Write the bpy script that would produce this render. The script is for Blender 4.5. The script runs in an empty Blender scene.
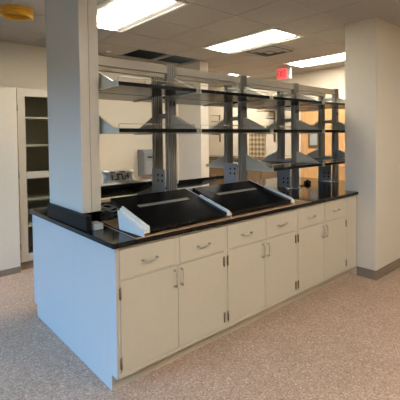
import bpy, bmesh, math, random
from mathutils import Vector, Matrix
random.seed(7)
col = bpy.context.scene.collection
PI = math.pi

# ---------------------------------------------------------------- materials
def mat(name, rgb, rough=.5, metal=0, noise=.04, nscale=25, spec=.5, bump=0, bscale=200, stretch=None, coat=0):
    m = bpy.data.materials.new(name); m.use_nodes = True
    nt = m.node_tree; b = nt.nodes['Principled BSDF']
    tc = nt.nodes.new('ShaderNodeTexCoord'); mp = nt.nodes.new('ShaderNodeMapping')
    nt.links.new(tc.outputs['Object'], mp.inputs['Vector'])
    if stretch: mp.inputs['Scale'].default_value = stretch
    n = nt.nodes.new('ShaderNodeTexNoise'); n.inputs['Scale'].default_value = nscale; n.inputs['Detail'].default_value = 4
    nt.links.new(mp.outputs['Vector'], n.inputs['Vector'])
    r = nt.nodes.new('ShaderNodeValToRGB')
    r.color_ramp.elements[0].position = .3; r.color_ramp.elements[1].position = .7
    r.color_ramp.elements[0].color = [max(0, c*(1-noise)) for c in rgb]+[1]
    r.color_ramp.elements[1].color = [min(1, c*(1+noise)) for c in rgb]+[1]
    nt.links.new(n.outputs['Fac'], r.inputs['Fac']); nt.links.new(r.outputs['Color'], b.inputs['Base Color'])
    b.inputs['Roughness'].default_value = rough; b.inputs['Metallic'].default_value = metal
    b.inputs['Specular IOR Level'].default_value = spec; b.inputs['Coat Weight'].default_value = coat
    if bump:
        n2 = nt.nodes.new('ShaderNodeTexNoise'); n2.inputs['Scale'].default_value = bscale
        nt.links.new(tc.outputs['Object'], n2.inputs['Vector'])
        bp = nt.nodes.new('ShaderNodeBump'); bp.inputs['Strength'].default_value = bump; bp.inputs['Distance'].default_value = .002
        nt.links.new(n2.outputs['Fac'], bp.inputs['Height']); nt.links.new(bp.outputs['Normal'], b.inputs['Normal'])
    return m

def emit(name, rgb, strength):
    m = bpy.data.materials.new(name); m.use_nodes = True
    nt = m.node_tree; b = nt.nodes['Principled BSDF']
    b.inputs['Base Color'].default_value = [*rgb, 1]
    n = nt.nodes.new('ShaderNodeTexNoise'); n.inputs['Scale'].default_value = 300
    r = nt.nodes.new('ShaderNodeMapRange'); r.inputs['To Min'].default_value = strength*.97; r.inputs['To Max'].default_value = strength*1.03
    nt.links.new(n.outputs['Fac'], r.inputs['Value']); nt.links.new(r.outputs['Result'], b.inputs['Emission Strength'])
    b.inputs['Emission Color'].default_value = [*rgb, 1]
    return m

def speckle(name, stops, scale, rough, big=.12):
    m = bpy.data.materials.new(name); m.use_nodes = True
    nt = m.node_tree; b = nt.nodes['Principled BSDF']
    tc = nt.nodes.new('ShaderNodeTexCoord')
    v = nt.nodes.new('ShaderNodeTexVoronoi'); v.inputs['Scale'].default_value = scale
    nt.links.new(tc.outputs['Object'], v.inputs['Vector'])
    sep = nt.nodes.new('ShaderNodeSeparateColor'); nt.links.new(v.outputs['Color'], sep.inputs['Color'])
    r = nt.nodes.new('ShaderNodeValToRGB'); cr = r.color_ramp
    cr.elements[0].position = stops[0][0]; cr.elements[0].color = [*stops[0][1], 1]
    cr.elements[1].position = stops[-1][0]; cr.elements[1].color = [*stops[-1][1], 1]
    for p, c in stops[1:-1]:
        e = cr.elements.new(p); e.color = [*c, 1]
    nt.links.new(sep.outputs['Red'], r.inputs['Fac'])
    n = nt.nodes.new('ShaderNodeTexNoise'); n.inputs['Scale'].default_value = 3
    nt.links.new(tc.outputs['Object'], n.inputs['Vector'])
    mr = nt.nodes.new('ShaderNodeMapRange'); mr.inputs['To Min'].default_value = 1-big; mr.inputs['To Max'].default_value = 1+big
    nt.links.new(n.outputs['Fac'], mr.inputs['Value'])
    mx = nt.nodes.new('ShaderNodeVectorMath'); mx.operation = 'SCALE'
    nt.links.new(r.outputs['Color'], mx.inputs[0]); nt.links.new(mr.outputs['Result'], mx.inputs['Scale'])
    nt.links.new(mx.outputs['Vector'], b.inputs['Base Color'])
    b.inputs['Roughness'].default_value = rough; b.inputs['Specular IOR Level'].default_value = .35
    return m

def glass(name, tint=(.9, .95, .95)):
    m = bpy.data.materials.new(name); m.use_nodes = True
    nt = m.node_tree; nt.nodes.clear()
    o = nt.nodes.new('ShaderNodeOutputMaterial'); mx = nt.nodes.new('ShaderNodeMixShader')
    t = nt.nodes.new('ShaderNodeBsdfTransparent'); g = nt.nodes.new('ShaderNodeBsdfGlossy')
    t.inputs['Color'].default_value = [*tint, 1]; g.inputs['Roughness'].default_value = .03
    f = nt.nodes.new('ShaderNodeLayerWeight'); f.inputs['Blend'].default_value = .1
    nt.links.new(f.outputs['Fresnel'], mx.inputs['Fac']); nt.links.new(t.outputs[0], mx.inputs[1])
    nt.links.new(g.outputs[0], mx.inputs[2]); nt.links.new(mx.outputs[0], o.inputs['Surface'])
    return m

M = {}
M['cab'] = mat('cabinet_paint', (.57, .515, .40), .42, noise=.015, bump=.05)
M['lam'] = mat('end_panel_laminate', (.54, .53, .49), .38, noise=.01, bump=.03)
M['chase'] = mat('chase_paint', (.60, .56, .47), .28, noise=.01)
M['counter'] = mat('black_epoxy', (.008, .0075, .007), .11, noise=.3, nscale=60, spec=.2)
M['shelf'] = mat('black_shelf_resin', (.006, .006, .006), .26, noise=.3, nscale=60, spec=.15)
M['edge'] = mat('black_edge', (.015, .014, .013), .4, noise=.2)
M['bracket'] = mat('bracket_paint', (.62, .58, .47), .35, noise=.02)
M['cream'] = mat('bracket_paint_lit', (.80, .76, .66), .35, noise=.02)  # lit copy of the rack bracket paint, extra brightness put into the colour
M['post'] = mat('anodised_aluminium', (.34, .33, .30), .38, metal=.4, noise=.04, stretch=(1, 1, .05))
M['head'] = mat('header_paint', (.55, .50, .41), .4, noise=.02)
M['plate'] = mat('pedestal_grey', (.42, .46, .50), .45, noise=.03)
M['chrome'] = mat('brushed_nickel', (.62, .58, .5), .3, metal=1, noise=.03)
M['hinge'] = mat('bronze_hinge', (.22, .17, .11), .35, metal=.8, noise=.05)
M['dark'] = mat('dark_hole', (.01, .01, .01), .7, noise=.1)
M['wall'] = mat('wall_paint', (.66, .59, .47), .75, noise=.015, bump=.08)
M['wallr'] = mat('column_paint', (.66, .60, .49), .75, noise=.015, bump=.08)
M['base'] = mat('vinyl_cove_base', (.22, .17, .12), .5, noise=.05)
M['tile'] = mat('acoustic_tile', (.44, .415, .37), .9, noise=.05, nscale=120, bump=.3, bscale=150)
M['tbar'] = mat('ceiling_tee_paint', (.46, .42, .36), .6, noise=.02)
M['plen'] = mat('plenum_dark', (.02, .02, .02), .9, noise=.2)
M['duct'] = mat('galvanised_duct', (.30, .32, .33), .4, metal=.5, noise=.1)
M['white'] = mat('fixture_white', (.80, .78, .72), .4, noise=.01)
M['lens'] = emit('fluorescent_lens', (1.0, .945, .84), 25)
M['vent'] = mat('diffuser_paint', (.36, .34, .30), .5, noise=.02)
M['vdark'] = mat('diffuser_throat', (.04, .04, .04), .8, noise=.1)
M['card'] = mat('corrugated_cardboard', (.46, .31, .18), .8, noise=.08, nscale=40, stretch=(1, 20, 1))
M['floor'] = speckle('speckled_vinyl', [(0, (.30, .185, .12)), (.25, (.43, .29, .20)), (.6, (.48, .33, .235)), (.85, (.54, .385, .28)), (1, (.66, .52, .41))], 120, .42)
M['glass'] = glass('clear_glass', (.93, .95, .92))
M['inner'] = mat('cabinet_interior', (.30, .27, .20), .7, noise=.05)
M['tallc'] = mat('tall_cabinet_paint', (.50, .44, .34), .45, noise=.02)
M['wood'] = mat('maple_veneer', (.66, .38, .16), .4, noise=.14, nscale=6, stretch=(6, 6, .6))
M['brown'] = mat('brown_laminate', (.22, .15, .085), .5, noise=.12, nscale=8, stretch=(1, 1, 8))
M['black'] = mat('black_plastic', (.008, .008, .008), .5, noise=.2, spec=.15)
M['whitep'] = mat('white_plastic', (.55, .56, .55), .45, noise=.02)
M['foil'] = mat('crinkled_foil_bag', (.62, .61, .56), .3, metal=.5, noise=.1, nscale=30, bump=.8, bscale=25)
M['ink'] = mat('printed_ink', (.05, .05, .05), .6, noise=.1)
M['grey'] = mat('grey_plastic', (.20, .21, .21), .4, noise=.05)
M['greyl'] = mat('grey_steel_sheet', (.42, .40, .35), .32, metal=.5, noise=.05)
M['yellow'] = mat('yellow_hose_rubber', (.72, .36, .02), .45, noise=.08)
M['red'] = emit('exit_red', (.95, .04, .05), 1.6)
M['redface'] = emit('exit_face_red', (.85, .10, .11), .9)
M['steel'] = mat('wire_steel', (.45, .42, .36), .3, metal=.9, noise=.03)

# wall panel with a woven diagonal lattice
def lattice():
    m = bpy.data.materials.new('lattice_fabric'); m.use_nodes = True
    nt = m.node_tree; b = nt.nodes['Principled BSDF']
    tc = nt.nodes.new('ShaderNodeTexCoord'); mp = nt.nodes.new('ShaderNodeMapping')
    mp.inputs['Rotation'].default_value = (PI/4, 0, 0)
    nt.links.new(tc.outputs['Object'], mp.inputs['Vector'])
    c = nt.nodes.new('ShaderNodeTexChecker'); c.inputs['Scale'].default_value = 14
    c.inputs['Color1'].default_value = (.46, .36, .22, 1); c.inputs['Color2'].default_value = (.17, .12, .07, 1)
    nt.links.new(mp.outputs['Vector'], c.inputs['Vector']); nt.links.new(c.outputs['Color'], b.inputs['Base Color'])
    b.inputs['Roughness'].default_value = .8
    return m
M['lattice'] = lattice()

# ---------------------------------------------------------------- mesh helpers
class MB:
    def __init__(s): s.bm = bmesh.new(); s.mi = 0
    def _m(s, faces):
        for f in faces: f.material_index = s.mi
    def box(s, x0, x1, y0, y1, z0, z1):
        vs = [s.bm.verts.new(p) for p in ((x0,y0,z0),(x1,y0,z0),(x1,y1,z0),(x0,y1,z0),(x0,y0,z1),(x1,y0,z1),(x1,y1,z1),(x0,y1,z1))]
        fs = [s.bm.faces.new([vs[i] for i in q]) for q in ((3,2,1,0),(4,5,6,7),(0,1,5,4),(1,2,6,5),(2,3,7,6),(3,0,4,7))]
        s._m(fs); return s
    def prism(s, pts, axis, a, b):
        """polygon pts in the plane normal to axis, extruded a..b"""
        def P(u, v, w):
            return {'x': (w, u, v), 'y': (u, w, v), 'z': (u, v, w)}[axis]
        A = [s.bm.verts.new(P(u, v, a)) for u, v in pts]; B = [s.bm.verts.new(P(u, v, b)) for u, v in pts]
        n = len(pts); fs = [s.bm.faces.new(A[::-1]), s.bm.faces.new(B)]
        for i in range(n): fs.append(s.bm.faces.new([A[i], A[(i+1) % n], B[(i+1) % n], B[i]]))
        s._m(fs); return s
    def tube(s, pts, r, n=10, closed=False):
        pts = [Vector(p) for p in pts]; rings = []
        for i, p in enumerate(pts):
            a = pts[i-1] if (i or closed) else p; b = pts[(i+1) % len(pts)] if (i < len(pts)-1 or closed) else p
            d = (b-a).normalized(); up = Vector((0, 0, 1)) if abs(d.z) < .9 else Vector((1, 0, 0))
            u = d.cross(up).normalized(); v = d.cross(u)
            rings.append([s.bm.verts.new(p+(u*math.cos(2*PI*k/n)+v*math.sin(2*PI*k/n))*r) for k in range(n)])
        L = len(rings)
        for i in range(L if closed else L-1):
            for k in range(n):
                f = s.bm.faces.new([rings[i][k], rings[i][(k+1) % n], rings[(i+1) % L][(k+1) % n], rings[(i+1) % L][k]]); f.material_index = s.mi; f.smooth = True
        if not closed:
            s._m([s.bm.faces.new(rings[0][::-1]), s.bm.faces.new(rings[-1])])
        return s
    def build(s, name, m, parent=None, bevel=0, kind=None):
        bmesh.ops.recalc_face_normals(s.bm, faces=s.bm.faces)
        if bevel:
            es = [e for e in s.bm.edges if len(e.link_faces) == 2 and e.calc_face_angle(0) > .5]
            bmesh.ops.bevel(s.bm, geom=es, offset=bevel, segments=2, affect='EDGES', profile=.6, clamp_overlap=True)
        me = bpy.data.meshes.new(name); s.bm.to_mesh(me); s.bm.free()
        for x in (m if isinstance(m, (list, tuple)) else [m]): me.materials.append(x)
        o = bpy.data.objects.new(name, me); col.objects.link(o)
        if parent: o.parent = parent
        if kind: o['kind'] = kind
        return o
def B(*a): return MB().box(*a)
def tag(o, label, cat, group=None, kind=None):
    o['label'] = label; o['category'] = cat
    if group: o['group'] = group
    if kind: o['kind'] = kind
    return o
def empty(name, loc=(0, 0, 0), rz=0):
    o = bpy.data.objects.new(name, None); col.objects.link(o); o.location = loc; o.rotation_euler = (0, 0, rz)
    o.empty_display_size = .1; return o
def copy_tree(o, parent=None):
    c = o.copy(); col.objects.link(c)
    if parent: c.parent = parent
    for ch in [x for x in list(col.objects) if x.parent == o]: copy_tree(ch, c)
    return c
def struct(name, mb, m, bevel=0):
    o = mb.build(name, m, None, bevel); o['kind'] = 'structure'; return o

# ---------------------------------------------------------------- dimensions
W = .9037; D = 1.474; L = 2.845; CZ = 2.76
XL, XR, YF, YB, YR = -3.0, 5.3, -4.6, 3.235, 5.6
XC = 3.01    # free-standing wall end

# ---------------------------------------------------------------- room
struct('floor', MB().box(XL-.1, XR+.1, YF-.1, YR+.1, -.1, 0), M['floor'])
# left wall with a wide window opening
WY0, WY1, WZ0, WZ1 = -1.6, 2.3, .45, 1.85
w = MB(); w.box(XL-.12, XL, YF, WY0, 0, CZ); w.box(XL-.12, XL, WY1, YB, 0, CZ); w.box(XL-.12, XL, WY0, WY1, 0, WZ0); w.box(XL-.12, XL, WY0, WY1, WZ1, CZ)
struct('wall_left', w, M['wall'])
f = MB()
for a, b in ((WY0, WY0+.05), (WY1-.05, WY1), (-.33, -.28), (.98, 1.03)): f.box(XL-.09, XL-.03, a, b, WZ0, WZ1)
f.box(XL-.09, XL-.03, WY0, WY1, WZ0, WZ0+.05); f.box(XL-.09, XL-.03, WY0, WY1, WZ1-.05, WZ1)
win = struct('window_1', f, M['white'])
g = B(XL-.065, XL-.06, WY0+.05, WY1-.05, WZ0+.05, WZ1-.05).build('pane', glass('window_glass', (.96, .98, 1)), win)
struct('wall_front', B(XL-.12, XR+.12, YF-.12, YF, 0, CZ), M['wall'])
struct('wall_back', B(XL-.12, XC, YB, YB+.12, 0, CZ+.016), M['wall'])
struct('wall_divider', MB().prism([(XC, 2.65), (XC+.17, 2.65), (XC+.17, YR), (XC, YR), (XC, YB)], 'z', 0, CZ+.016), M['wallr'])
struct('wall_rear', B(XC+.17, XR+.12, YR, YR+.12, 0, CZ), M['wall'])
struct('wall_right', B(XR, XR+.12, YF, YR, 0, CZ), M['wall'])
# column by the far end of the island
cx0, cx1, cy0, cy1 = 2.93, 3.62, -.21, .135
struct('wall_column', B(cx0, cx1, cy0, cy1, 0, CZ), M['wallr'], .004)
b = MB(); t = .008
b.box(cx0-t, cx1+t, cy0-t, cy0, 0, .10); b.box(cx0-t, cx0, cy0, -.004, 0, .10); b.box(cx0-t, cx0, .09, cy1, 0, .10)
struct('baseboard_column', b, M['base'], .002)
struct('baseboard_back', B(XL, .215, 2.65, 2.66, 0, .07), M['base'])
struct('trim_1', B(-.9, .22, 2.66, YB, 0, 2.12), M['wall'], .004)
struct('baseboard_right', B(XR-.01, XR, YF, 1.45, 0, .10), M['base'])

# ceiling: tiles in a 0.61 grid leaving cells for troffers and a missing pair of tiles
G = .61; ox, oy = 3.0, 1.92
lights = []                                  # lower-left cell of each 1x2 troffer (X cell, Y cell pair)
LX = [ox-G*7, ox-G*4, ox-G, ox+G*2]; LYs = [oy-G*8, oy-G*2]
troff = [(x, y) for x in LX for y in LYs if not (y < -2 and x > 4) and not (y > 0 and x < -1)] + [(ox+G*2, oy+G*2)]
cut = []
for x, y in troff: cut += [(x, y), (x, y+G)]
hole = [(ox-2*G, oy+G), (ox-G, oy+G)]
c = MB()
i0 = int((XL-ox)/G)-1; i1 = int((XR-ox)/G)+1; j0 = int((YF-oy)/G)-1; j1 = int((YR-oy)/G)+1
for i in range(i0, i1):
    for j in range(j0, j1+1):
        x, y = ox+i*G, oy+j*G
        if any(abs(x-a) < .01 and abs(y-b_) < .01 for a, b_ in cut+hole): continue
        xa, xb, ya, yb = max(x, XL), min(x+G, XR), max(y, YF), min(y+G, YR)
        if xb-xa < .02 or yb-ya < .02: continue
        c.box(xa, xb, ya, yb, CZ, CZ+.018)
c.mi = 1; c.box(XL-.1, XR+.1, YF-.1, YR+.1, CZ+.55, CZ+.65); c.box(XL-.1, XL-.06, YF, YR, CZ+.02, CZ+.55); c.box(XR+.06, XR+.1, YF, YR, CZ+.02, CZ+.55); c.box(XL-.1, XR+.1, YF-.1, YF-.06, CZ+.02, CZ+.55); c.box(XL-.1, XR+.1, YR+.06, YR+.1, CZ+.02, CZ+.55)
struct('ceiling', c, [M['tile'], M['plen']])
tb = MB()
for i in range(i0, i1+1):
    x = ox+i*G
    if XL < x < XR: tb.box(x-.011, x+.011, YF, YR, CZ-.004, CZ+.03)
for j in range(j0, j1+2):
    y = oy+j*G
    if YF < y < YR:
        tb.box(XL, XR, y-.011, y+.011, CZ-.0035, CZ+.028)
struct('trim_2', tb, M['tbar'])

def troffer(label):
    t_ = empty('ceiling_light')
    # origin: lower corner of a 0.61 x 1.22 opening, z = ceiling plane
    w_, l_ = G, 2*G
    h = MB()
    h.box(.0, w_, 0, .03, -.008, .006); h.box(0, w_, l_-.03, l_, -.008, .006)
    h.box(0, .03, .03, l_-.03, -.008, .006); h.box(w_-.03, w_, .03, l_-.03, -.008, .006)
    h.build('frame', M['white'], t_, .002)
    MB().prism([(.03, -.002), (.035, -.002), (.135, .012), (.135, .016), (.03, .004)], 'y', .03, l_-.03).build('reflector', M['white'], t_)
    r = MB(); r.prism([(w_-.03, -.002), (w_-.035, -.002), (w_-.135, .012), (w_-.135, .016), (w_-.03, .004)], 'y', .03, l_-.03)
    r.build('reflector', M['white'], t_)
    MB().box(.13, w_-.13, .03, l_-.03, -.0075, .012).build('diffuser', M['lens'], t_, .003)
    tag(t_, label, 'ceiling light'); return t_
tnames = {
 (0, 1): 'bright fluorescent ceiling panel nearest the daylight side of the room',
 (1, 1): 'bright fluorescent panel cut off by the top edge, left of the missing ceiling tiles',
 (2, 1): 'bright rectangular fluorescent panel over the island, beside the square vent',
 (3, 1): 'long fluorescent panel seen just left of the tall right-hand column',
}
t0 = None
for (x, y) in troff:
    i = min(range(4), key=lambda k: abs(LX[k]-x)); jj = 1 if abs(y-LYs[1]) < .01 else 0
    if y > oy: lab = 'distant fluorescent panel just showing over the rack header, left of the exit sign'
    elif jj: lab = tnames[(i, 1)]
    else: lab = 'fluorescent ceiling panel behind the viewpoint, out of the frame'
    if t0 is None: t0 = troffer(lab); o = t0
    else: o = copy_tree(t0); o['label'] = lab
    o.location = (x, y, CZ-.006); o['group'] = 'fluorescent ceiling panels'

# square diffuser
v = empty('ceiling_vent', (3.27, 1.45, CZ-.006)); tag(v, 'square louvred air vent in the ceiling between the two long light panels', 'air vent')
S = .27
MB().box(-S+.01, S-.01, -S+.01, S-.01, -.012, -.002).build('throat', M['vdark'], v)
for k, (s0, s1, z0, z1) in enumerate(((.30, .25, -.006, -.016), (.215, .17, -.014, -.026), (.13, .09, -.018, -.032))):
    r = MB()
    for a in range(4):
        q = Matrix.Rotation(a*PI/2, 3, 'Z')
        P = [Vector(p) for p in ((-s0, -s0, z0), (s0, -s0, z0), (s1, -s1, z1), (-s1, -s1, z1))]
        T = [Vector((p.x, p.y, p.z+.003)) for p in P]
        vs = [r.bm.verts.new(q @ p) for p in P+T]
        for ff in ((0,1,2,3),(7,6,5,4),(0,4,5,1),(1,5,6,2),(2,6,7,3),(3,7,4,0)): r.bm.faces.new([vs[n] for n in ff])
    r.build('louvre_ring', M['vent'], v)
MB().box(-.055, .055, -.055, .055, -.034, -.03).build('centre_plate', M['vent'], v)

# duct and hanger in the plenum
d = MB(); d.box(2.60, 2.82, 2.2, YB-.02, CZ+.30, CZ+.5)
tag(d.build('air_duct', M['duct'], None, .005), 'grey metal duct glimpsed through the missing ceiling tiles', 'duct')
d = MB(); d.tube([(2.50, 2.74, CZ+.03), (2.50, 2.74, CZ+.54)], .006)
tag(d.build('hanger_rod', M['steel']), 'thin hanger rod crossing the dark ceiling opening', 'rod')
sp = empty('sprinkler_head', (1.52, 2.9, CZ-.005)); tag(sp, 'small round sprinkler head in the ceiling left of the missing tiles', 'sprinkler')
MB().tube([(0, 0, .002), (0, 0, -.006)], .035, 20).build('escutcheon', M['white'], sp)
MB().tube([(0, 0, -.004), (0, 0, -.04)], .008, 10).tube([(0, 0, -.04), (0, 0, -.043)], .018, 14).build('deflector', M['steel'], sp)

# ---------------------------------------------------------------- base cabinets
def pull(length, name, parent, loc, vertical):
    h = MB(); a = length/2; s = .028
    pts = [(-a, 0, 0), (-a, -s*.7, 0), (-a+.006, -s*.93, 0), (-a+.016, -s, 0), (0, -s-.002, 0), (a-.016, -s, 0), (a-.006, -s*.93, 0), (a, -s*.7, 0), (a, 0, 0)]
    if vertical: pts = [(0, y, x) for x, y, z in pts]
    h.tube(pts, .0048, 8)
    for e in (-a, a):
        p0 = (e, .0, 0) if not vertical else (0, .0, e); p1 = (e, -.004, 0) if not vertical else (0, -.004, e)
        h.tube([p0, p1], .0085, 10)
    o = h.build(name, M['chrome'], parent); o.location = loc; return o
def hinge(parent, x, z):
    h = MB(); h.tube([(0, -.004, -.034), (0, -.004, .034)], .0055, 8); h.box(-.008, .008, -.0025, 0, -.032, .032)
    h.tube([(0, -.004, .034), (0, -.004, .039)], .0035, 8); h.tube([(0, -.004, -.039), (0, -.004, -.034)], .0035, 8)
    o = h.build('hinge', M['hinge'], parent); o.location = (x, 0, z); return o
def cabinet(side=None):
    r = empty('base_cabinet'); H = .889; dep = .56
    b_ = MB(); b_.box(.0, W-.001, .016, dep, .10, H); b_.box(.0, W-.001, .07, dep, 0, .10)
    b_.build('body', M['cab'], r)
    ff = MB(); e = .018; zr = .128; zt = .872; zd = .688
    ff.box(0, e, 0, .0158, .10, H); ff.box(W-.001-e, W-.001, 0, .0158, .10, H)
    ff.box(e, W-.001-e, 0, .0158, .10, zr); ff.box(e, W-.001-e, 0, .0158, zt, H)
    ff.box(e, W-.001-e, 0, .0158, zd-.004, zd+.004)
    cxm = W/2; ff.box(cxm-.019, cxm+.019, 0, .0158, zd+.004, zt)
    ff.build('face_frame', M['cab'], r)
    g_ = .0025
    for a0, a1 in ((e, cxm-.019), (cxm+.019, W-.001-e)):
        dr = B(a0+g_, a1-g_, -.003, .015, zd+.004+g_, zt-g_).build('drawer', M['cab'], r, .0015)
        pull(.105, 'handle', dr, ((a0+a1)/2+.005, -.003, (zd+zt)/2-.005), False)
    for s_, a0, a1 in ((0, e, cxm), (1, cxm, W-.001-e)):
        do = B(a0+g_*(1 if s_ == 0 else .6), a1-g_*(.6 if s_ == 0 else 1), -.003, .015, zr+g_, zd-.004-g_).build('door', M['cab'], r, .0015)
        pull(.105, 'handle', do, (a1-.028 if s_ == 0 else a0+.028, -.003, .60), True)
        hx = a0+.001 if s_ == 0 else a1-.001
        for z in (.61, .19): hinge(do, hx, z).location.y = -.002
    return r
c0 = cabinet()
cl = ['beige base cabinet at the near end of the island, below the first lying shelf',
      'beige base cabinet in the middle of the island, between two others',
      'beige base cabinet at the far end of the island, next to the white column']
for k in range(3):
    o = c0 if k == 0 else copy_tree(c0)
    o.location = (k*W+.001, 0, 0); tag(o, cl[k], 'cabinet', 'base cabinets along the island front')
# end panels of the island (with toe notches)
r = empty('island_end_panel', (0, 0, 0)); tag(r, 'pale laminate end panel of the island facing the daylight, split by one vertical seam', 'panel')
MB().prism([(0, .10), (.07, .10), (.07, 0), (.60, 0), (.60, .888), (0, .888)], 'x', -.007, -.0005).build('front_panel', M['lam'], r, .0012)
MB().prism([(.602, 0), (D-.07, 0), (D-.07, .10), (D, .10), (D, .888), (.602, .888)], 'x', -.007, -.0005).build('rear_panel', M['lam'], r, .0012)
rb = MB(); rb.box(0, L+.8, .62, D-.002, .10, .888); rb.box(0, L+.8, .62, D-.07, 0, .10)
tag(rb.build('rear_cabinet_run', M['cab'], None, .001), 'closed rear half of the island under the worktop behind the front cabinets', 'cabinet')
fl = MB(); fl.box(3*W+.003, L+.075, 0, .55, .10, .888); fl.box(3*W+.003, L+.075, .07, .55, 0, .10)
tag(fl.build('filler_panel', M['cab'], None, .001), 'narrow beige filler strip between the last cabinet and the white column', 'panel')

# worktop
ct = MB(); o_ = .026
ct.prism([(-o_-.006, -o_), (2.922, -o_), (2.922, .143), (3.80, .143), (3.80, D+o_), (-o_-.006, D+o_)], 'z', .8895, .921)
tag(ct.build('worktop', M['counter'], None, .003), 'glossy black epoxy worktop running the whole length of the island', 'worktop')

# ---------------------------------------------------------------- chase at the near end
r = empty('utility_chase', (0, 0, .9215)); tag(r, 'tall off-white boxed chase standing on the near end of the island up to the ceiling', 'column')
z0 = 1.022-.9215; zt = CZ-.004-.9215
MB().box(.008, .074, .47, 1.085, z0, zt).build('cover_panel', M['chase'], r, .004)
MB().box(.0765, .148, .473, 1.082, z0, zt).build('rear_cover_panel', M['chase'], r, .004)
MB().box(-.018, .022, .36, 1.07, 0, z0-.0005).box(.022, .12, .56, 1.05, 0, z0-.0005).build('plinth', M['black'], r, .002)
o = MB().box(-.012, .055, -.05, .05, 0, .042).build('outlet_box', M['whitep'], None, .004); o.location = (.045, .40, .9215)
tag(o, 'small white box on the worktop in front of the chase foot', 'box')

# ---------------------------------------------------------------- reagent rack
PX = [.885+.905*k for k in range(4)]
FY0, FY1, BY0, BY1 = .60, .655, .80, .855
rack = empty('reagent_rack', (0, 0, .9215)); tag(rack, 'open two-sided steel rack frame with ribbed uprights along the middle of the island', 'rack')
Z = lambda z: z-.9215
def ribbed(xc, y0, y1, z0, z1, w=.096):
    n = 5; a = xc-w/2; st = w/n; dpt = .014
    pts = []
    for k in range(n):
        x = a+k*st
        pts += [(x, y0), (x+st*.52, y0), (x+st*.52, y0+dpt), (x+st, y0+dpt)]
    pts[-1] = (a+w, y0+dpt)
    pts += [(a+w, y1-dpt)]
    for k in range(n):
        x = a+w-k*st
        pts += [(x-.0, y1), (x-st*.52, y1), (x-st*.52, y1-dpt), (x-st, y1-dpt)]
    pts = pts[:-1]+[(a, y1-dpt)]
    # ribs on the -x side as well
    ym = (y0+y1)/2
    pts += [(a, ym+.008), (a+.007, ym+.008), (a+.007, ym-.008), (a, ym-.008)]
    out = []
    for p in pts:
        if not out or (abs(out[-1][0]-p[0])+abs(out[-1][1]-p[1])) > 1e-6: out.append(p)
    return MB().prism(out, 'z', z0, z1)
for k, x in enumerate(PX):
    p = ribbed(x, FY0, FY1, 0.001, Z(2.15)).build('upright', M['post'], rack)
    for dx in (-.018, .018): B(x+dx-.007, x+dx+.007, FY0-.0015, FY0+.004, Z(1.80), Z(1.84)).build('slot', M['dark'], p)
    q = ribbed(x, BY0, BY1, 0.001, Z(2.07)).build('upright', M['post'], rack)
    for ya_, yb_ in ((FY0, FY1), (BY0, BY1)): B(x-.06, x+.06, ya_-.012, yb_+.012, 0, .006).build('foot_plate', M['plate'], rack, .001)
    pl = MB().box(x-.050, x-.0445, FY1+.004, BY1-.005, .007, Z(1.26)).build('outlet_panel', M['plate'], rack, .001)
    for r_ in range(4):
        for c_ in range(2):
            yy = FY1+.040+c_*.062; zz = .065+r_*.048+(.075 if r_ > 1 else 0)
            MB().tube([(x-.0515, yy, zz), (x-.0495, yy, zz)], .012, 12).build('socket_hole', M['dark'], pl)
    for zz in (1.70, 2.00): B(x-.02, x+.02, FY1+.001, BY0-.001, Z(zz), Z(zz+.04)).build('cross_tie', M['post'], rack)
hz0, hz1 = Z(2.072), Z(2.135)
e = .050
segs = [(.149, PX[0]-e)]+[(PX[k]+e, PX[k+1]-e) for k in range(3)]
for a, b_ in segs: B(a, b_, FY0+.004, FY1-.004, hz0, hz1).build('header_rail', M['head'], rack, .001)
MB().box(.149, PX[3]+e, BY0, BY1, hz0, hz1).build('header_rail', M['head'], rack, .001)

# ---------------------------------------------------------------- shelves hung on the rack
SD = .335     # shelf depth
def shelf_unit(w, name='rack_shelf'):
    """origin at the rear centre of the shelf underside; projects towards -y"""
    r = empty(name); hw = w/2; t = .026
    MB().prism([(-hw, -SD), (hw, -SD), (hw, -.006), (hw-.060, -.006), (hw-.060, .118), (-hw+.060, .118), (-hw+.060, -.006), (-hw, -.006)], 'z', 0, t).build('shelf_panel', M['shelf'], r, .002)
    for sg in (-1, 1):
        m = MB(); x0 = sg*(hw+.002); x1 = sg*(hw+.006)
        a, b_ = min(x0, x1), max(x0, x1)
        prof = [(0, -.008), (0, .148), (-.02, .148), (-SD*.86, .030), (-SD-.01, .030), (-SD-.012, -.008)]
        m.prism(prof, 'x', a, b_)
        # folded upper and lower flanges
        f0, f1 = (sg*(hw+.006), sg*(hw+.016)); a, b_ = min(f0, f1), max(f0, f1)
        m.prism([(0, .148), (-.02, .148), (-SD*.86, .030), (-SD-.01, .030), (-SD-.01, .026), (-SD*.86, .026), (-.02, .144), (0, .144)], 'x', a, b_)
        m.box(a, b_, -SD-.012, 0, -.008, -.004)
        m.build('bracket', M['bracket'], r)
    g_ = MB(); y = -SD+.012; zz = t+.028
    g_.tube([(-hw+.01, y, t), (-hw+.01, y, zz), (-hw+.015, y, zz+.004), (0, y, zz+.004), (hw-.015, y, zz+.004), (hw-.01, y, zz), (hw-.01, y, t)], .0028, 8)
    for x in (-hw*.35, hw*.35): g_.tube([(x, y, t), (x, y, zz+.004)], .0025, 8)
    g_.build('guard_rail', M['steel'], r)
    return r
SW = [(.178, PX[0]-.021)] + [(PX[k]+.021, PX[k+1]-.021) for k in range(3)]
BN = ['bay touching the chase', 'second bay from the chase', 'third bay from the chase', 'bay behind the right-hand column']
LN = {1.885: 'top', 1.572: 'middle', 1.203: 'lowest'}
proto = {}
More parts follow.
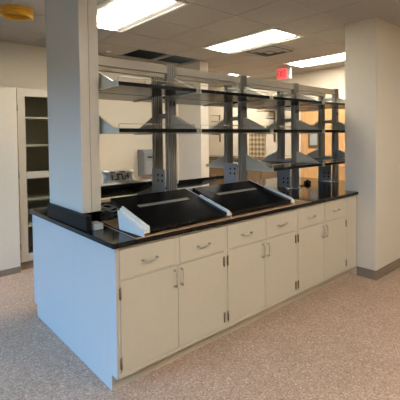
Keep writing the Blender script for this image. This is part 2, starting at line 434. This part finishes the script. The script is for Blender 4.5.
for z in (1.885, 1.572, 1.203):
    for k in range(4):
        if z < 1.3 and k < 2: continue
        a, b_ = SW[k]; key = round(b_-a, 3)
        for side in (0, 1):
            if key not in proto: o = proto[key] = shelf_unit(b_-a)
            else: o = copy_tree(proto[key])
            o.location = ((a+b_)/2, (FY0-.002) if side == 0 else (BY1+.002), z)
            o.rotation_euler = (0, 0, 0 if side == 0 else PI)
            tag(o, '%s black shelf on the rack\'s %s side, %s' % (LN[z], 'near' if side == 0 else 'far', BN[k]), 'shelf', 'black shelves hung on the rack')

# ---------------------------------------------------------------- removed shelves lying on the worktop
def removed_shelf(w, dep=.47, rise=.135, panel=M['shelf'], sides=(-1, 1)):
    """upside down shelf on its two wedge brackets; origin at front left corner on the support"""
    r = empty('removed_shelf'); t = .026
    zf, zb = .020, .020+rise
    sl = (zb-zf)/dep
    MB().prism([(0, zf), (dep, zb), (dep-.003, zb+t), (-.003, zf+t)], 'x', .0, w).build('shelf_panel', panel, r, .002)
    yc = dep*.62; zc = zf+t+sl*yc
    s_ = MB(); hw = w*.33
    s_.prism([(yc-.016, zc+.0005-sl*.016), (yc+.016, zc+.0005+sl*.016), (yc+.016, zc+.003+sl*.016), (yc-.016, zc+.003-sl*.016)], 'x', w/2-hw, w/2+hw)
    s_.build('label_strip', M['greyl'], r)
    bl = dep*.62
    for sg in sides:
        x = 0 if sg < 0 else w
        m = MB()
        def seg(a, b_, dz0, dz1, y0=-.012, y1=bl):
            lo, hi = min(x+sg*a, x+sg*b_), max(x+sg*a, x+sg*b_)
            m.prism([(y0, zf+t+sl*y0+dz0), (y1, zf+t+sl*y1+dz0), (y1, zf+t+sl*y1+dz1), (y0, zf+t+sl*y0+dz1)], 'x', lo, hi)
        seg(.001, .014, -.022, .018); seg(.014, .028, -.022, .008); seg(.028, .046, -.022, -.004)
        lo, hi = min(x+sg*.040, x+sg*.046), max(x+sg*.040, x+sg*.046)
        m.prism([(-.012, .001), (bl-.02, .001), (bl, zf+t+sl*bl-.022), (-.012, zf+t-sl*.012-.022)], 'x', lo, hi)
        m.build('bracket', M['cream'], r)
    lp_ = MB()
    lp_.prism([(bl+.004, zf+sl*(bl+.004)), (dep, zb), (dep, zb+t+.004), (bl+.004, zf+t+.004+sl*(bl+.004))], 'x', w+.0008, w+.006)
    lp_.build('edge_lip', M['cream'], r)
    return r
TZ = .9265
s1 = removed_shelf(.70); s1.location = (.215, -.022, TZ); s1.rotation_euler.z = math.radians(1.5)
tag(s1, 'removed black shelf lying upside down on its cream brackets, nearest the tall chase', 'shelf', 'removed shelves lying on the worktop')
s2 = removed_shelf(.735, sides=(1,)); s2.location = (.978, -.012, TZ); s2.rotation_euler.z = math.radians(.5)
tag(s2, 'removed black shelf lying tilted on the worktop over the middle cabinet', 'shelf', 'removed shelves lying on the worktop')
s3 = removed_shelf(.70, .45, .150); s3.location = (1.02, 1.46, .9225); s3.rotation_euler.z = PI
tag(s3, 'removed black shelf under a grey metal tray, behind the rack near the chase', 'shelf', 'removed shelves lying on the worktop')
tr = empty('metal_tray', (.66, 1.235, .9225+.02+.026+.150*.5+.006)); tr.rotation_euler.x = -math.atan(.150/.45)
tag(tr, 'grey metal tray carrying the silver bag, on a removed shelf beside the chase', 'tray')
MB().box(-.33, .33, -.235, .235, 0, .004).box(-.33, .33, -.239, -.235, 0, .018).box(-.334, -.33, -.235, .235, 0, .018).box(.33, .334, -.235, .235, 0, .018).build('pan', M['greyl'], tr)
s4 = copy_tree(s2); s4.location = (1.98, 1.485, .9225); s4.rotation_euler.z = PI+math.radians(1)
s4['label'] = 'removed black shelf lying behind the rack between the first two uprights'

cb = MB(); cb.prism([(.12, -.03), (2.0, -.03), (1.985, .50), (.16, .57)], 'z', .9222, .9258)
tag(cb.build('cardboard_sheet', M['card']), 'flattened brown cardboard spread under the two front removed shelves', 'cardboard')

fs = MB(); fs.prism([(.128, -.012), (.168, -.012), (.160, .30), (.19, .56), (.164, .56)], 'z', .9261, .928)
tag(fs.build('dark_sheet', mat('dark_brown_film', (.016, .011, .008), .6, noise=.2, spec=.1)), 'dark brown sheet lying on the cardboard left of the first lying shelf', 'sheet')
# foil bag on the grey shelf
bg = MB(); nx, nz = 14, 9
bag = empty('foil_bag', (.655, 1.10, 1.113)); bag.rotation_euler.x = -math.atan(.150/.45); tag(bag, 'crumpled silver bag with dark print on the grey shelf beside the chase', 'bag')
grid = {}
for sd in (-1, 1):
    for i in range(nx+1):
        for j in range(nz+1):
            u = i/nx; v_ = j/nz
            edge_ = min(1, 6*min(u, 1-u))*min(1, 5*min(v_+.25, 1-v_))
            y = sd*(.004+.045*max(0, edge_))*(1-.35*v_)+random.uniform(-.004, .004)*(edge_)
            grid[sd, i, j] = bg.bm.verts.new(((u-.5)*.32+.01*math.sin(9*v_)*(u-.5), y, v_*.135+.004*math.sin(11*u)))
for sd in (-1, 1):
    for i in range(nx):
        for j in range(nz):
            f_ = bg.bm.faces.new([grid[sd, i, j], grid[sd, i+1, j], grid[sd, i+1, j+1], grid[sd, i, j+1]]); f_.smooth = True
for i in range(nx):
    for j in (0, nz): bg.bm.faces.new([grid[-1, i, j], grid[-1, i+1, j], grid[1, i+1, j], grid[1, i, j]])
for j in range(nz):
    for i in (0, nx): bg.bm.faces.new([grid[-1, i, j], grid[-1, i, j+1], grid[1, i, j+1], grid[1, i, j]])
bg.build('pouch', M['foil'], bag)
pr = MB()
for (x, z, w_, h_) in ((-.10, .03, .012, .05), (-.075, .03, .035, .012), (-.045, .03, .012, .06), (-.03, .075, .03, .012), (.0, .03, .012, .055), (.012, .03, .03, .011), (.03, .055, .03, .011), (.06, .04, .01, .045), (-.11, .10, .05, .008), (-.02, .10, .06, .008)):
    pr.box(x, x+w_, -.052, -.047, z, z+h_)
pr.build('print', M['ink'], bag)

# clear tubing bundle and loose bracket under / behind the first shelf
tb_ = MB(); pts = []
for k in range(60):
    a = k/59*2*PI*2.6; pts.append((.42+.075*math.cos(a)*(1+.1*math.sin(3*a)), .86+.055*math.sin(a), .936+.012*math.sin(2.3*a)+k*.0006))
tb_.tube(pts, .006, 8)
tag(tb_.build('tubing_coil', M['grey']), 'loose coil of grey tubing on the worktop right behind the chase', 'tubing')

# power cord at the third upright
cd = empty('power_cord', (0, 0, .9215)); tag(cd, 'short black power cord with a plug on the worktop at the third upright', 'cord')
cd_pts = [(2.80, .70, .05), (2.84, .68, .02), (2.90, .68, .006), (2.98, .70, .006), (3.05, .73, .008), (3.10, .745, .016)]
MB().tube(cd_pts, .005, 8).build('cable', M['black'], cd)
MB().box(3.09, 3.17, .72, .775, .001, .04).box(3.115, 3.15, .735, .76, .04, .055).build('plug', M['black'], cd, .004)
cb2 = MB()
pts = []
for k in range(40):
    a = k/39*2*PI*1.8; pts.append((1.93+.07*math.cos(a), .60+.05*math.sin(a)-.0, .935+.02*math.sin(1.4*a)+.0008*k))
cb2.tube(pts, .005, 8)
tag(cb2.build('wire_loop', M['whitep']), 'pale wire looped on the worktop at the foot of the second upright', 'wire')

# ---------------------------------------------------------------- tall glazed cabinet, back left
tc = empty('tall_glazed_cabinet', (.235, 2.70, 0)); tag(tc, 'tall cream storage cabinet with glass doors against the back left wall', 'cabinet')
TW, TD, TH = .98, .50, 2.13
m = MB()
m.box(0, .02, .02, TD, .09, TH); m.box(TW-.02, TW, .02, TD, .09, TH); m.box(.02, TW-.02, .02, TD, TH-.02, TH); m.box(.02, TW-.02, .02, TD, .09, .11)
m.build('carcass', M['tallc'], tc)
MB().box(.02, TW-.02, TD-.01, TD, .11, TH-.02).build('back_panel', M['inner'], tc)
MB().box(-.005, TW, .03, TD, 0, .0895).build('plinth', M['base'], tc)
for z in (.50, .81, 1.09, 1.455, 1.79): MB().box(.021, TW-.021, .03, TD-.012, z-.01, z+.01).build('inner_shelf', M['tallc'], tc)
for s_ in (0, 1):
    a = .003+s_*TW/2; b_ = TW/2-.002+s_*TW/2-.001; st = .085
    dd = MB(); dd.box(a, a+st, 0, .019, .10, TH-.005); dd.box(b_-st, b_, 0, .019, .10, TH-.005)
    for z0_, z1_ in ((.10, .19), (1.07, 1.15), (TH-.095, TH-.005)): dd.box(a+st, b_-st, 0, .019, z0_, z1_)
    do = dd.build('door', M['tallc'], tc, .0012)
    for z0_, z1_ in ((.19, 1.07), (1.15, TH-.095)): B(a+st+.0005, b_-st-.0005, .008, .012, z0_+.0005, z1_-.0005).build('pane', M['glass'], do)
    hx = a if s_ == 0 else b_
    for z in (.28, 1.12, 1.9): hg = MB().tube([(hx, -.004, z-.035), (hx, -.004, z+.035)], .005, 8).build('hinge', M['hinge'], do)

# paper towel dispenser on the back wall
td = empty('towel_dispenser', (2.33, YB-.001, .93)); tag(td, 'grey wall dispenser on the back wall, left of the first pair of uprights', 'dispenser')
MB().prism([(0, 0), (0, .42), (-.14, .42), (-.20, .36), (-.20, .03), (-.17, 0)], 'x', -.16, .16).build('housing', M['grey'], td, .006)
MB().box(-.10, .08, -.2035, -.199, .285, .315).build('window', M['dark'], td)
MB().box(-.145, .145, -.2025, -.199, .03, .24).build('front_cover', mat('grey_cover', (.28, .28, .28), .25, noise=.03), td, .001)

# ---------------------------------------------------------------- far room: door, cabinet row, wall fittings
dx = XR
df = MB(); ya, yb, zt_ = 1.30, 2.29, 2.10
df.box(dx-.03, dx-.001, ya-.06, ya, 0, zt_+.05); df.box(dx-.03, dx-.001, yb, yb+.06, 0, zt_+.05); df.box(dx-.03, dx-.001, ya, yb, zt_, zt_+.05)
dr = struct('door_1', df, M['wallr'])
MB().box(dx-.022, dx-.004, ya+.003, yb-.003, .005, zt_-.003).build('door_leaf', M['wood'], dr)
vp = MB(); vp.box(dx-.030, dx-.0225, 1.90, 2.12, 1.30, 1.36).box(dx-.030, dx-.0225, 1.90, 2.12, 1.66, 1.70).box(dx-.030, dx-.0225, 1.90, 1.93, 1.36, 1.66).box(dx-.030, dx-.0225, 2.09, 2.12, 1.36, 1.66)
vp.build('vision_frame', M['hinge'], dr)
MB().box(dx-.026, dx-.0225, 1.93, 2.09, 1.36, 1.66).build('pane', mat('wired_glass_pane', (.42, .42, .40), .15, noise=.05), dr)
lv = MB(); lv.tube([(dx-.022, 1.38, 1.0), (dx-.07, 1.38, 1.0), (dx-.07, 1.50, 1.0)], .009, 10); lv.build('door_handle', M['chrome'], dr)

bc = None
labs = ['brown cabinet with drawers by the right wall, seen below the lattice panel', 'brown cabinet behind the second pair of uprights, second in its row', 'brown cabinet beside the divider column, seen right of its cream edge']
for k in range(3):
    if bc is None:
        bc = empty('wooden_cabinet'); 
        MB().box(-.50, 0, 0, .898, .06, 1.06).box(-.45, 0, 0, .898, 0, .06).build('body', M['brown'], bc)
        MB().box(-.53, 0, -.001, .899, 1.061, 1.09).build('top', mat('brown_top', (.10, .065, .04), .4, noise=.1), bc, .002)
        for j in range(4):
            z_ = .075+j*.246
            q = MB().box(-.519, -.501, .01, .888, z_, z_+.238).build('drawer', M['brown'], bc, .002)
            pull(.12, 'handle', q, (-.519, .45, z_+.12), False).rotation_euler.z = -PI/2
        o = bc
    else: o = copy_tree(bc)
    o.location = (XR-.002, 2.88+k*.90, 0); tag(o, labs[k], 'cabinet', 'brown cabinets along the right wall')
lp = MB().box(XR-.022, XR-.002, 3.18, 3.62, 1.0905, 1.72).build('lattice_panel', M['lattice'], None, .002)
tag(lp, 'tan panel with a diagonal lattice pattern on the right wall', 'panel')
def standard(y, label, x=XR):
    r = empty('shelf_standard', (x-.001, y, 1.42)); tag(r, label, 'shelf bracket', 'wall standards with bracket arms')
    MB().box(-.025, 0, -.014, .014, 0, .64).build('rail', M['hinge'], r)
    for z in (.16, .30, .46, .60):
        MB().prism([(-.026, z), (-.30, z+.012), (-.30, z+.022), (-.026, z+.03), (-.026, z-.05)][:4], 'y', -.006, .006).build('arm', M['hinge'], r)
    return r
standard(2.93, 'dark wall standard with short bracket arms right of the lattice panel')
standard(4.55, 'dark wall standard with bracket arms just right of the divider column')
# top shelf on the first standard
tag(MB().box(XR-.32, XR-.03, 2.72, 3.14, 2.046, 2.062).build('wall_shelf', M['hinge']), 'thin dark shelf resting on the wall standard right of the lattice panel', 'shelf')

# exit sign
ex = empty('exit_sign', (4.55, 2.17, 2.55)); tag(ex, 'small lit red EXIT sign hanging from the ceiling above the rack header', 'sign')
MB().box(0, .045, -.16, .13, 0, .20).build('housing', M['whitep'], ex, .003)
MB().box(-.004, -.0005, -.085, .125, .006, .194).build('face', M['redface'], ex)
MB().box(.012, .032, -.02, .0, .2, CZ-2.55-.005).build('stem', M['whitep'], ex)
L_ = MB()
def stroke(a, b_, w_=.011):
    # local u runs along -y, v is up
    (u0, v0), (u1, v1) = a, b_
    dx_, dy_ = u1-u0, v1-v0; l_ = math.hypot(dx_, dy_); nx_, ny_ = -dy_/l_*w_/2, dx_/l_*w_/2
    L_.prism([(.125-(u0+nx_), v0+ny_), (.125-(u1+nx_), v1+ny_), (.125-(u1-nx_), v1-ny_), (.125-(u0-nx_), v0-ny_)], 'x', -.0065, -.0042)
z0_, z1_ = .045, .155; zm = .10
for a, b_ in (((.02, z0_), (.02, z1_)), ((.02, z1_), (.055, z1_)), ((.02, zm), (.05, zm)), ((.02, z0_), (.055, z0_)),
              ((.07, z0_), (.11, z1_)), ((.07, z1_), (.11, z0_)), ((.128, z0_), (.128, z1_)), ((.145, z1_), (.19, z1_)), ((.167, z0_), (.167, z1_))):
    stroke(a, b_)
L_.build('lettering', mat('exit_letter', (.35, .01, .01), .5), ex)

# yellow hose coil near the ceiling, top left
yh = MB(); pts = []
for k in range(120):
    a = k/119*2*PI*4; pts.append((.0+.13*math.cos(a), 0+.13*math.sin(a), .10-.024*k/119*4))
yh.tube(pts, .013, 10)
yr = empty('hose_coil', (.02, 1.86, 2.68)); tag(yr, 'yellow coil hanging below the ceiling in the top left corner', 'hose')
yh.build('hose', M['yellow'], yr)
MB().tube([(-.125, 0, .075), (0, 0, .065), (.125, 0, .075)], .006, 8).tube([(0, 0, .06), (0, 0, CZ-2.68-.005)], .006, 8).build('hook', M['black'], yr)

# ---------------------------------------------------------------- light
sc = bpy.context.scene
wd = bpy.data.worlds.new('daylight'); sc.world = wd; wd.use_nodes = True
wd.node_tree.nodes['Background'].inputs['Color'].default_value = (.45, .68, 1, 1)
wd.node_tree.nodes['Background'].inputs['Strength'].default_value = .4
al = bpy.data.lights.new('window_daylight', 'AREA'); al.shape = 'RECTANGLE'; al.size = 3.9; al.size_y = 1.5
al.energy = 480; al.color = (.23, .54, 1)
ao = bpy.data.objects.new('window_daylight', al); col.objects.link(ao)
ao.location = (XL-1.5, .35, 2.35); ao.rotation_euler = (PI/2-math.radians(22), 0, -PI/2)

# ---------------------------------------------------------------- camera
cxp, cyp, czp, yaw, pitch, roll, fpx, py = -1.08938, -2.00239, 1.53042, .719377, .02958, -.012059, 381.94, 148.75
fw = Vector((math.sin(yaw)*math.cos(pitch), math.cos(yaw)*math.cos(pitch), -math.sin(pitch)))
rt = Vector((math.cos(yaw), -math.sin(yaw), 0)); up = rt.cross(fw)
r2 = rt*math.cos(roll)+up*math.sin(roll); u2 = -rt*math.sin(roll)+up*math.cos(roll)
cam = bpy.data.cameras.new('camera'); co = bpy.data.objects.new('camera', cam); col.objects.link(co)
mw = Matrix.Identity(4)
for i in range(3): mw[i][0] = r2[i]; mw[i][1] = u2[i]; mw[i][2] = -fw[i]
mw[0][3], mw[1][3], mw[2][3] = cxp, cyp, czp
co.matrix_world = mw
cam.sensor_width = 36; cam.lens = fpx/400*36; cam.shift_y = -(200-py)/400; cam.clip_start = .05
sc.camera = co
sc.view_settings.view_transform = 'Standard'; sc.view_settings.look = 'None'; sc.view_settings.gamma = 1
sc.view_settings.exposure = .22; sc.view_settings.use_curve_mapping = False
